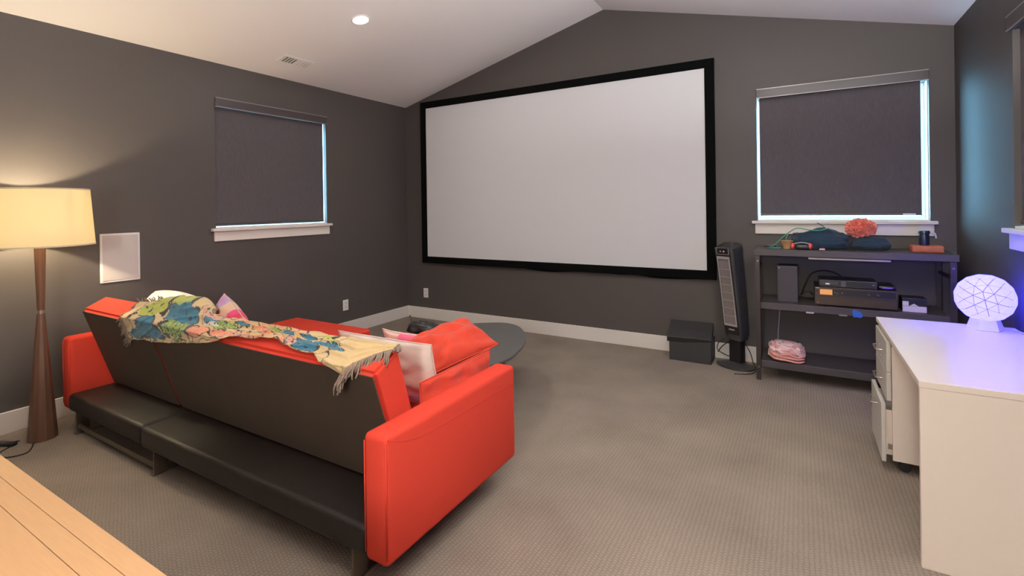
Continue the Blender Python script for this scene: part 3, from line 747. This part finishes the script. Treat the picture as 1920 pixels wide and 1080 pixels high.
# things on the top shelf (z 1.055)
ZT = 1.0553
def blob(name, label, cat, c, sx, sy, sz, m, seed, zmin, sub=5, amt=.25, group=None, tweak=None):
    bm = bmesh.new(); bmesh.ops.create_icosphere(bm, subdivisions=sub, radius=1)
    for v in bm.verts:
        q = v.co.copy(); n = noise.noise(q*1.6+Vector((seed, 0, 0)))*amt+noise.noise(q*4+Vector((seed, 0, 0)))*amt*.45
        X = math.copysign(abs(q.x)**.7, q.x); Y = math.copysign(abs(q.y)**.8, q.y)
        r = Vector((X*sx*(1+n*.5), Y*sy*(1+n*.5), q.z*sz*(1+n)))
        if tweak: r = tweak(r)
        r += Vector(c); r.z = max(r.z, zmin); v.co = r
    o = finish(name, bm, m, None, True); o['label'] = label; o['category'] = cat
    if group: o['group'] = group
    return o
blob('folded_garment', 'navy bundled knit cloth on the top shelf below the window', 'cloth', (4.60, -.255, 1.12), .205, .10, .085, NAVY, 3, ZT, tweak=lambda r: r+Vector((0, 0, (.012*math.sin(r.x*26+1.2)+.004)*(1 if r.z > 0 else 0))))
blob('folded_garment', 'darker navy cloth lump under the coral ruffle ball', 'cloth', (4.935, -.22, 1.098), .125, .10, .062, NAVY, 13, ZT, amt=.12)
pm = root('ruffle_ball', 'coral ruffled scrunchy ball resting on the navy cloth', 'ornament', (4.872, -.24, 1.21))
bm = bmesh.new(); bmesh.ops.create_icosphere(bm, subdivisions=3, radius=1)
for v in bm.verts: v.co = Vector((4.872+v.co.x*.082, -.24+v.co.y*.07, 1.222+v.co.z*.052))
finish('core', bm, CORAL, pm, True)
bm = bmesh.new(); rn = random.Random(3)
for k in range(230):
    z = 1-2*(k+.5)/230; a = k*2.39996; s = math.sqrt(1-z*z); n = Vector((s*math.cos(a), s*math.sin(a), z))
    t = n.cross(Vector((rn.uniform(-1, 1), rn.uniform(-1, 1), rn.uniform(-1, 1)))).normalized(); b = n.cross(t)
    c = Vector((4.872+n.x*.082, -.24+n.y*.07, 1.222+n.z*.052)); L_ = rn.uniform(.012, .030); wv = []
    for i in range(5):
        f = (i-2)/2; p = c+t*f*.016+b*.005*math.sin(i*2.2+k)
        wv.append((bm.verts.new(p), bm.verts.new(p+n*L_*(1-.25*f*f)+b*.006*math.sin(i*1.7+k))))
    for i in range(4): bm.faces.new((wv[i][0], wv[i+1][0], wv[i+1][1], wv[i][1]))
o = finish('ruffles', bm, CORAL, pm); o['kind'] = 'stuff'
cb = root('wicker_cup', 'small tan flared basket on the left end of the top shelf', 'basket', (4.37, -.36, ZT))
bm = bmesh.new(); lathe(bm, [(.024, ZT), (.028, ZT+.02), (.044, ZT+.062), (.047, ZT+.066), (.041, ZT+.062), (.024, ZT+.01)], 4.375, -.36, 20); finish('bowl', bm, BEIGE, cb, True, 50)
gcd = root('handheld_device', 'black handheld device with coral end grips on the top shelf', 'device', (4.48, -.38, ZT))
bm = bmesh.new(); box(bm, 4.432, 4.530, -.41, -.36, ZT, ZT+.040, .012, 3); finish('body', bm, PLASTD, gcd, True, 45)
for x in (4.417, 4.535):
    bm = bmesh.new(); bmesh.ops.create_uvsphere(bm, u_segments=16, v_segments=10, radius=1)
    for v in bm.verts: v.co = Vector((x+v.co.x*.016, -.387+v.co.y*.028, ZT+.026+v.co.z*.0255))
    finish('grip', bm, mat('coral_plastic', (222, 84, 70), .4), gcd, True)
bm = bmesh.new(); tube(bm, [(4.425, -.385, ZT+.045), (4.48, -.385, ZT+.055), (4.53, -.385, ZT+.046)], .004); finish('band', bm, SILVER, gcd, True)
o = bx('remote_control', 4.20, 4.29, -.20, -.165, ZT, ZT+.018, PLASTD, None, .004); tag(o, 'black remote control at the left rear of the top shelf', 'remote')
bm = bmesh.new()
tube(bm, [(4.245, -.33, ZT+.004), (4.29, -.32, ZT+.03), (4.34, -.28, ZT+.085), (4.40, -.25, ZT+.135), (4.45, -.30, ZT+.165), (4.52, -.345, ZT+.155), (4.60, -.35, ZT+.15), (4.66, -.345, ZT+.17)], .0035)
tube(bm, [(4.375, -.345, ZT+.03), (4.37, -.34, ZT+.08), (4.385, -.30, ZT+.12)], .003)
tube(bm, [(4.245, -.33, ZT+.004), (4.29, -.37, ZT+.004), (4.33, -.33, ZT+.004), (4.27, -.29, ZT+.004)], .003)
tag(finish('cord', bm, GREEN, None, True), 'thin green cord trailing from the navy cloth to the shelf', 'cord')
bm = bmesh.new(); tube(bm, [(4.59, -.12, ZT+.20), (4.62, -.14, ZT+.185), (4.64, -.18, ZT+.165)], .003)
tag(finish('wire', bm, CORD, None, True), 'short dark wire poking up behind the navy cloth', 'wire')
bm = bmesh.new()
for k, (dx, dy) in enumerate(((0, 0), (.014, .004), (.025, -.002))):
    r = bmesh.ops.create_uvsphere(bm, u_segments=10, v_segments=6, radius=.0085); bmesh.ops.translate(bm, vec=(4.60+dx, -.43+dy, ZT+.0083), verts=r['verts'])
tag(finish('earbuds', bm, mat('pale_pink_plastic', (226, 170, 176), .4), None, True), 'tiny pale pink and white trinket on the top shelf edge', 'trinket')
o = bx('wooden_block', 5.165, 5.345, -.36, -.23, ZT, ZT+.048, BRICK, None, .008, 3); tag(o, 'terracotta coloured block at the right end of the top shelf', 'block')
bo = root('bottle', 'small navy lidded bottle standing on the terracotta block', 'bottle', (5.25, -.29, ZT+.0485))
zb = ZT+.0485
bm = bmesh.new(); lathe(bm, [(.028, zb), (.030, zb+.004), (.030, zb+.075), (.026, zb+.082)], 5.245, -.29, 24); finish('body', bm, mat('navy_plastic', (22, 32, 52), .35), bo, True, 40)
bm = bmesh.new(); lathe(bm, [(.033, zb+.0825), (.034, zb+.10), (.031, zb+.106)], 5.245, -.29, 24); finish('lid', bm, mat('navy_lid', (28, 38, 60), .3), bo, True, 40)
bm = bmesh.new(); tube(bm, [(5.279, -.29, zb+.095), (5.305, -.29, zb+.085), (5.312, -.29, zb+.05)], .006); finish('strap', bm, PAPER, bo, True)

# middle shelf (z .628)
ZM = .6283
gc = root('game_console', 'upright dark grey box-shaped console on the middle shelf, left', 'console', (4.37, -.29, ZM))
bx('body', 4.302, 4.448, -.365, -.20, ZM, .918, mat('console_plastic', (50, 43, 48), .45), gc, .004)
bx('badge', 4.312, 4.322, -.3662, -.3652, .898, .904, PAPER, gc, 0)
bx('base_seam', 4.306, 4.309, -.3662, -.3652, ZM+.01, .80, SLOT, gc, 0)
rc = root('av_receiver', 'bronze-fronted receiver with amber display on the middle shelf', 'receiver', (4.82, -.26, ZM))
bx('body', 4.560, 5.070, -.42, -.12, ZM+.012, .775, PLASTD, rc, .003)
for x in (4.60, 4.97):
    for y in (-.39, -.15):
        bm = bmesh.new(); lathe(bm, [(.018, ZM), (.018, ZM+.0118)], x, y, 16); finish('foot', bm, PLASTD, rc)
fp = bx('faceplate', 4.560, 5.070, -.428, -.4205, ZM+.012, .775, GOLDF, rc, .001, 1)
bx('seam', 4.563, 5.067, -.4295, -.4285, .703, .709, SLOT, fp, 0)
bx('display', 4.594, 4.674, -.4302, -.4285, .719, .759, DISP, fp, 0)
bx('smoked_window', 4.677, 5.060, -.4296, -.4285, .716, .764, PLASTD, fp, 0)
bx('power_button', 4.571, 4.583, -.4310, -.4285, .742, .751, SLOT, fp, 0)
bx('brand_mark', 4.567, 4.590, -.4292, -.4285, .765, .769, PAPER, fp, 0)
for x in (4.735, 4.90, 4.955):
    bm = bmesh.new(); r = .010 if x > 4.8 else .004; lathe(bm, [(r, 0), (r, .006), (r*.8, .008)], 0, 0, 14); bmesh.ops.rotate(bm, matrix=Matrix.Rotation(math.pi/2, 3, 'X'), verts=bm.verts); bmesh.ops.translate(bm, vec=(x, -.430, .738), verts=bm.verts); finish('knob', bm, SILVER if x < 4.8 else PLAST, fp)
for k in range(3): bx('button', 4.685+k*.010, 4.692+k*.010, -.4308, -.4298, .738-k*.004, .741-k*.004, SILVER, fp, 0)
bx('text_print', 4.582, 4.612, -.4292, -.4285, .653, .656, PLAST, fp, 0)
bm = bmesh.new(); lathe(bm, [(.004, 0), (.004, .002)], 0, 0, 10); bmesh.ops.rotate(bm, matrix=Matrix.Rotation(math.pi/2, 3, 'X'), verts=bm.verts); bmesh.ops.translate(bm, vec=(4.579, -.4285, .655), verts=bm.verts); finish('jack', bm, SILVER, fp)
dv = root('disc_player', 'slim black disc player stacked on top of the receiver', 'player', (4.78, -.25, .776))
bx('body', 4.590, 4.955, -.40, -.16, .7765, .828, PLASTD, dv, .002)
bx('disc_tray', 4.600, 4.715, -.4025, -.4005, .792, .818, PLAST, dv, .0005, 1)
bx('fluorescent_display', 4.632, 4.658, -.4032, -.4027, .795, .802, mat('display_glow', (200, 190, 190), .4, emit=(.8, .7, .75), es=.8), dv, 0)
bx('emblem', 4.732, 4.762, -.4025, -.4008, .783, .822, mat('emblem_grey', (84, 78, 78), .3), dv, 0)
bx('button', 4.925, 4.938, -.4025, -.4008, .803, .807, SILVER, dv, 0)
rt = root('router', 'flat black router with a painted purple rim reflection on top of the receiver', 'router', (5.01, -.27, .7755))
bx('body', 4.962, 5.066, -.39, -.16, .780, .802, PLASTD, rt, .006, 3)
bx('rim_reflection', 4.985, 5.045, -.3915, -.3903, .786, .792, RIMREFL, rt, 0)  # purple reflection on the rim, painted as a glowing strip
bx('foot', 4.975, 5.055, -.37, -.18, .7755, .7795, PLASTD, rt, .001, 1)
pb = root('small_carton', 'small white-labelled black carton on the middle shelf, right', 'box', (5.17, -.36, ZM))
bx('carton', 5.098, 5.238, -.40, -.26, ZM, .728, PLASTD, pb, .002)
bx('label_panel', 5.100, 5.236, -.4015, -.4003, ZM+.002, .672, mat('lilac_white_label', (214, 200, 212), .6), pb, 0)
bx('label_tab', 5.100, 5.135, -.4015, -.4003, .674, .705, PAPER, pb, 0)
bm = bmesh.new()
v = [bm.verts.new(p) for p in ((5.140, -.4012, .674), (5.19, -.4012, .674), (5.165, -.4012, .690))]; bm.faces.new(v); r = bmesh.ops.extrude_face_region(bm, geom=bm.faces[:]); bmesh.ops.translate(bm, vec=(0, .0008, 0), verts=[g for g in r['geom'] if isinstance(g, bmesh.types.BMVert)])
finish('label_mark', bm, PAPER, pb)
bm = bmesh.new(); tube(bm, [(4.47, -.16, .66), (4.50, -.20, .76), (4.54, -.18, .84), (4.62, -.13, .865), (4.72, -.11, .845), (4.80, -.10, .76)], .006); tube(bm, [(4.455, -.17, .64), (4.49, -.15, .68), (4.53, -.14, .69), (4.55, -.11, .66)], .006)
tag(finish('cable', bm, CORD, None, True), 'black cable bundle looping behind the receiver', 'cable')
bm = bmesh.new(); prism(bm, [(4.797, .622), (4.826, .619), (4.852, .605), (4.860, .580), (4.845, .566), (4.822, .571), (4.805, .566), (4.798, .585)], 'y', -.4585, -.456)
tag(finish('tape', bm, BLUETAPE, None), 'scrap of blue tape stuck on the middle shelf edge', 'tape')
for x, lb in ((4.50, 'small white sticker under the middle shelf edge, left'), (4.712, 'small faded sticker under the middle shelf edge, beside the blue tape')):
    o = bx('sticker', x, x+.052, -.4570, -.4555, .571-.002, .580, PAPER if x < 4.6 else EDGE, None, 0); tag(o, lb, 'sticker', 'stickers on the middle shelf')
bm = bmesh.new(); tube(bm, [(4.31, -.048, .57), (4.305, -.04, .45), (4.295, -.035, .32), (4.29, -.04, .2)], .003)
tag(finish('cord', bm, WCORD, None, True), 'thin pale cord hanging behind the pink cloth', 'cord')

# bottom shelf: pink cloth
def pink():
    rt = root('folded_cloth', 'folded pink patterned cloth on the bottom shelf', 'cloth', (4.36, -.34, .16))
    cols = [(222, 178, 170), (206, 150, 146), (228, 186, 178)]
    bm = bmesh.new(); lay = bm.verts.layers.float_color.new('col'); bmesh.ops.create_icosphere(bm, subdivisions=6, radius=1)
    for v in bm.verts:
        q = v.co.copy(); X = math.copysign(abs(q.x)**.55, q.x); Y = math.copysign(abs(q.y)**.6, q.y); Z = math.copysign(abs(q.z)**.75, q.z)
        n = noise.noise(q*2.2); lay_ = math.sin((q.z*3.4+q.x*.9)*3)
        side = 1-abs(q.z)**4
        r = Vector((4.362+X*.128*(1+.06*n+.05*lay_*side), -.325+Y*.115*(1+.06*n+.07*lay_*side), .224+Z*.066*(1+.15*n+.12*q.y-.1*X)+.012*noise.noise(q*5)))
        r.z = max(r.z, .1603); v.co = r
        t = noise.noise(q*9); v[lay] = lin((168, 120, 128) if t > .33 else (232, 196, 186) if n > -.1 else (208, 152, 146))
    finish('cloth_body', bm, PRINT, rt, True)
    bm = bmesh.new()
    for z0, dz in ((.185, 0), (.205, .006), (.232, -.02)):
        tube(bm, [(4.245, -.40, z0+.01), (4.29, -.452, z0+dz), (4.37, -.456, z0-.004), (4.44, -.45, z0-.012+dz*.5), (4.485, -.41, z0-.01)], .008, 8)
    finish('fold', bm, mat('pink_fold', (216, 150, 136), .9), rt, True)
pink()

# ------------------------------------------------------------------ desk
dk = root('desk', 'white laminate desk against the right wall, end panel facing the camera', 'desk', (5.16, -1.83, 0))
DX, DY0, DY1 = 4.858, -2.440, -1.205
bx('desktop', DX, 5.468, DY0, DY1, .704, .730, LAM, dk, .002, 1)
bx('end_panel', DX+.003, 5.465, DY0+.003, DY0+.026, 0, .7035, LAM, dk, .0015, 1)
bx('end_panel', DX+.20, 5.465, DY1-.026, DY1-.003, 0, .7035, LAM, dk, .0015, 1)
bx('back_panel', 5.447, 5.465, DY0+.028, DY1-.028, .25, .7035, LAM, dk, .0015, 1)
dc = root('drawer_unit', 'white rolling drawer unit under the desk, bottom drawer ajar', 'drawers', (5.1, -1.45, 0))
CY0, CY1 = -1.655, -1.238
bm = bmesh.new()
box(bm, 4.875, 5.40, CY0, CY0+.018, .065, .69); box(bm, 4.875, 5.40, CY1-.018, CY1, .065, .69)
box(bm, 4.875, 5.40, CY0+.018, CY1-.018, .672, .69); box(bm, 4.90, 5.40, CY0+.018, CY1-.018, .065, .083); box(bm, 5.385, 5.40, CY0+.018, CY1-.018, .083, .672)
finish('carcass', bm, LAM, dc)
for z0, z1, ox in ((.527, .687, 0), (.376, .524, 0), (.052, .358, -.024)):
    dr_ = bx('drawer', 4.852+ox, 4.871+ox, CY0+.002, CY1-.002, z0, z1, LAMF, dc, .0015, 1)
    bm = bmesh.new(); box(bm, 4.872+ox, 5.30+ox, CY0+.028, CY0+.038, z0+.03, z1-.04); box(bm, 4.872+ox, 5.30+ox, CY1-.038, CY1-.028, z0+.03, z1-.04); box(bm, 4.872+ox, 5.30+ox, CY0+.038, CY1-.038, z0+.03, z0+.036); finish('drawer_box', bm, LAM, dr_)
    zc = (z0+z1)/2+.0 if ox == 0 else z1-.05
    bm = bmesh.new(); yc = (CY0+CY1)/2
    tube(bm, [(4.852+ox, yc-.06, zc), (4.827+ox, yc-.06, zc), (4.822+ox, yc-.052, zc), (4.822+ox, yc+.052, zc), (4.827+ox, yc+.06, zc), (4.852+ox, yc+.06, zc)], .004, 8, False)
    finish('handle', bm, CHROME, dr_, True, 60)
    if z0 > .5:
        bm = bmesh.new(); lathe(bm, [(.008, 0), (.008, .003)], 0, 0, 12); bmesh.ops.rotate(bm, matrix=Matrix.Rotation(-math.pi/2, 3, 'Y'), verts=bm.verts); bmesh.ops.translate(bm, vec=(4.852, yc, z0+.03), verts=bm.verts); finish('keyhole', bm, CHROME, dr_)
bm = bmesh.new(); box(bm, 4.856, 4.874, CY0+.004, CY0+.016, .12, .145); finish('bracket', bm, CHROME, dc)
for x in (4.93, 5.34):
    for y in (CY0+.045, CY1-.045):
        bm = bmesh.new(); lathe(bm, [(.0265, -.012), (.028, -.010), (.028, .010), (.0265, .012)], 0, 0, 20); bmesh.ops.rotate(bm, matrix=Matrix.Rotation(math.pi/2, 3, 'X'), verts=bm.verts); bmesh.ops.translate(bm, vec=(x, y, .0282), verts=bm.verts)
        box(bm, x-.012, x+.012, y-.015, y+.015, .052, .0648); finish('castor', bm, CASTOR, dc, True, 40)

# ------------------------------------------------------------------ geodesic orb lamp
OX, OY, OZ, OR = 5.325, -1.30, .898, .128
orb = root('orb_lamp', 'glowing faceted white globe lamp casting violet light on the desk', 'lamp', (OX, OY, .73))
bm = bmesh.new(); bmesh.ops.create_icosphere(bm, subdivisions=3, radius=OR-.0075); bmesh.ops.translate(bm, vec=(OX, OY, OZ), verts=bm.verts); gb = finish('globe', bm, CORE, orb)
bm = bmesh.new(); bmesh.ops.create_icosphere(bm, subdivisions=1, radius=OR); tris = []
for f in bm.faces:                                   # three-frequency geodesic division
    a, b, c = [v.co.copy() for v in f.verts]
    g = {(i, j): (a+(b-a)*(i/3)+(c-a)*(j/3)).normalized()*OR for i in range(4) for j in range(4-i)}
    for i in range(3):
        for j in range(3-i):
            tris.append((g[i, j], g[i+1, j], g[i, j+1]))
            if i+j < 2: tris.append((g[i+1, j], g[i+1, j+1], g[i, j+1]))
TILT = Euler((.35, .2, .5)).to_matrix()
for tr_ in tris:
    tr_ = [TILT @ p for p in tr_]; c = (tr_[0]+tr_[1]+tr_[2])/3; n = c.normalized()
    b2 = bmesh.new(); A = [b2.verts.new(Vector((OX, OY, OZ))+c+(p-c)*.87) for p in tr_]; Bv = [b2.verts.new(a.co-n*.0035) for a in A]
    b2.faces.new(A); b2.faces.new(Bv[::-1])
    for i in range(3): b2.faces.new((A[i], Bv[i], Bv[(i+1) % 3], A[(i+1) % 3]))
    finish('panel', b2, ORBM, gb)
bm.free()
bm = bmesh.new(); lathe(bm, [(.076, .7303), (.078, .734), (.060, .792), (.055, .796)], OX, OY, 6); finish('base', bm, ORBB, orb)
bm = bmesh.new(); tube(bm, [(5.39, -1.285, .735), (5.43, -1.29, .735), (5.46, -1.36, .735), (5.466, -1.5, .735)], .003); finish('power_cord', bm, WCORD, orb, True)

# ------------------------------------------------------------------ added fill lights out of frame: ceiling uplighter, globe behind the camera
def fill_uplighter(x, y, label, watt, col=(.95, .98, 1)):
    rt = root('added_uplighter', label, 'lamp', (x, y, 0), 'added fill lights outside the frame')
    bm = bmesh.new(); lathe(bm, [(.14, 0), (.14, .015), (.03, .03)], x, y, 32); finish('base', bm, STEEL, rt, True, 40)
    bm = bmesh.new(); tube(bm, [(x, y, .028), (x, y, 1.74)], .012, 12, False); finish('pole', bm, STEEL, rt, True, 40)
    bm = bmesh.new(); lathe(bm, [(.02, 1.741), (.10, 1.78), (.17, 1.85), (.168, 1.852), (.098, 1.785), (.02, 1.75)], x, y, 40, cap=False); finish('bowl', bm, ALU, rt, True, 60)
    l = bpy.data.lights.new('uplight_fill', 'AREA'); l.shape = 'DISK'; l.size = .26; l.energy = watt; l.color = col
    o = bpy.data.objects.new('uplight_fill', l); o.location = (x, y, 1.846); o.rotation_euler = (math.pi, 0, 0); COL.objects.link(o); o.parent = rt; o.matrix_parent_inverse = WM[rt.name].inverted()
fill_uplighter(5.15, -3.75, 'added fill uplighter near the desk by the right wall, outside the picture', FILL_UP*1.0)
gl = root('added_globe_light', 'added glowing fill globe standing behind the camera', 'lamp', (4.3, -6.3, 0))  # added to brighten the sides that face the camera
gx, gy = 4.3, -6.3
bm = bmesh.new(); lathe(bm, [(.15, 0), (.15, .015), (.03, .03)], gx, gy, 32); finish('base', bm, STEEL, gl, True, 40)
bm = bmesh.new(); tube(bm, [(gx, gy, .028), (gx, gy, 1.46)], .012, 12, False); finish('pole', bm, STEEL, gl, True, 40)
bm = bmesh.new(); bmesh.ops.create_uvsphere(bm, u_segments=40, v_segments=24, radius=.25); bmesh.ops.translate(bm, vec=(gx, gy, 1.71), verts=bm.verts)
finish('globe_glow', bm, mat('fill_glow', (240, 236, 228), .9, emit=(1, .96, .90), es=FILL_GLOBE), gl, True)
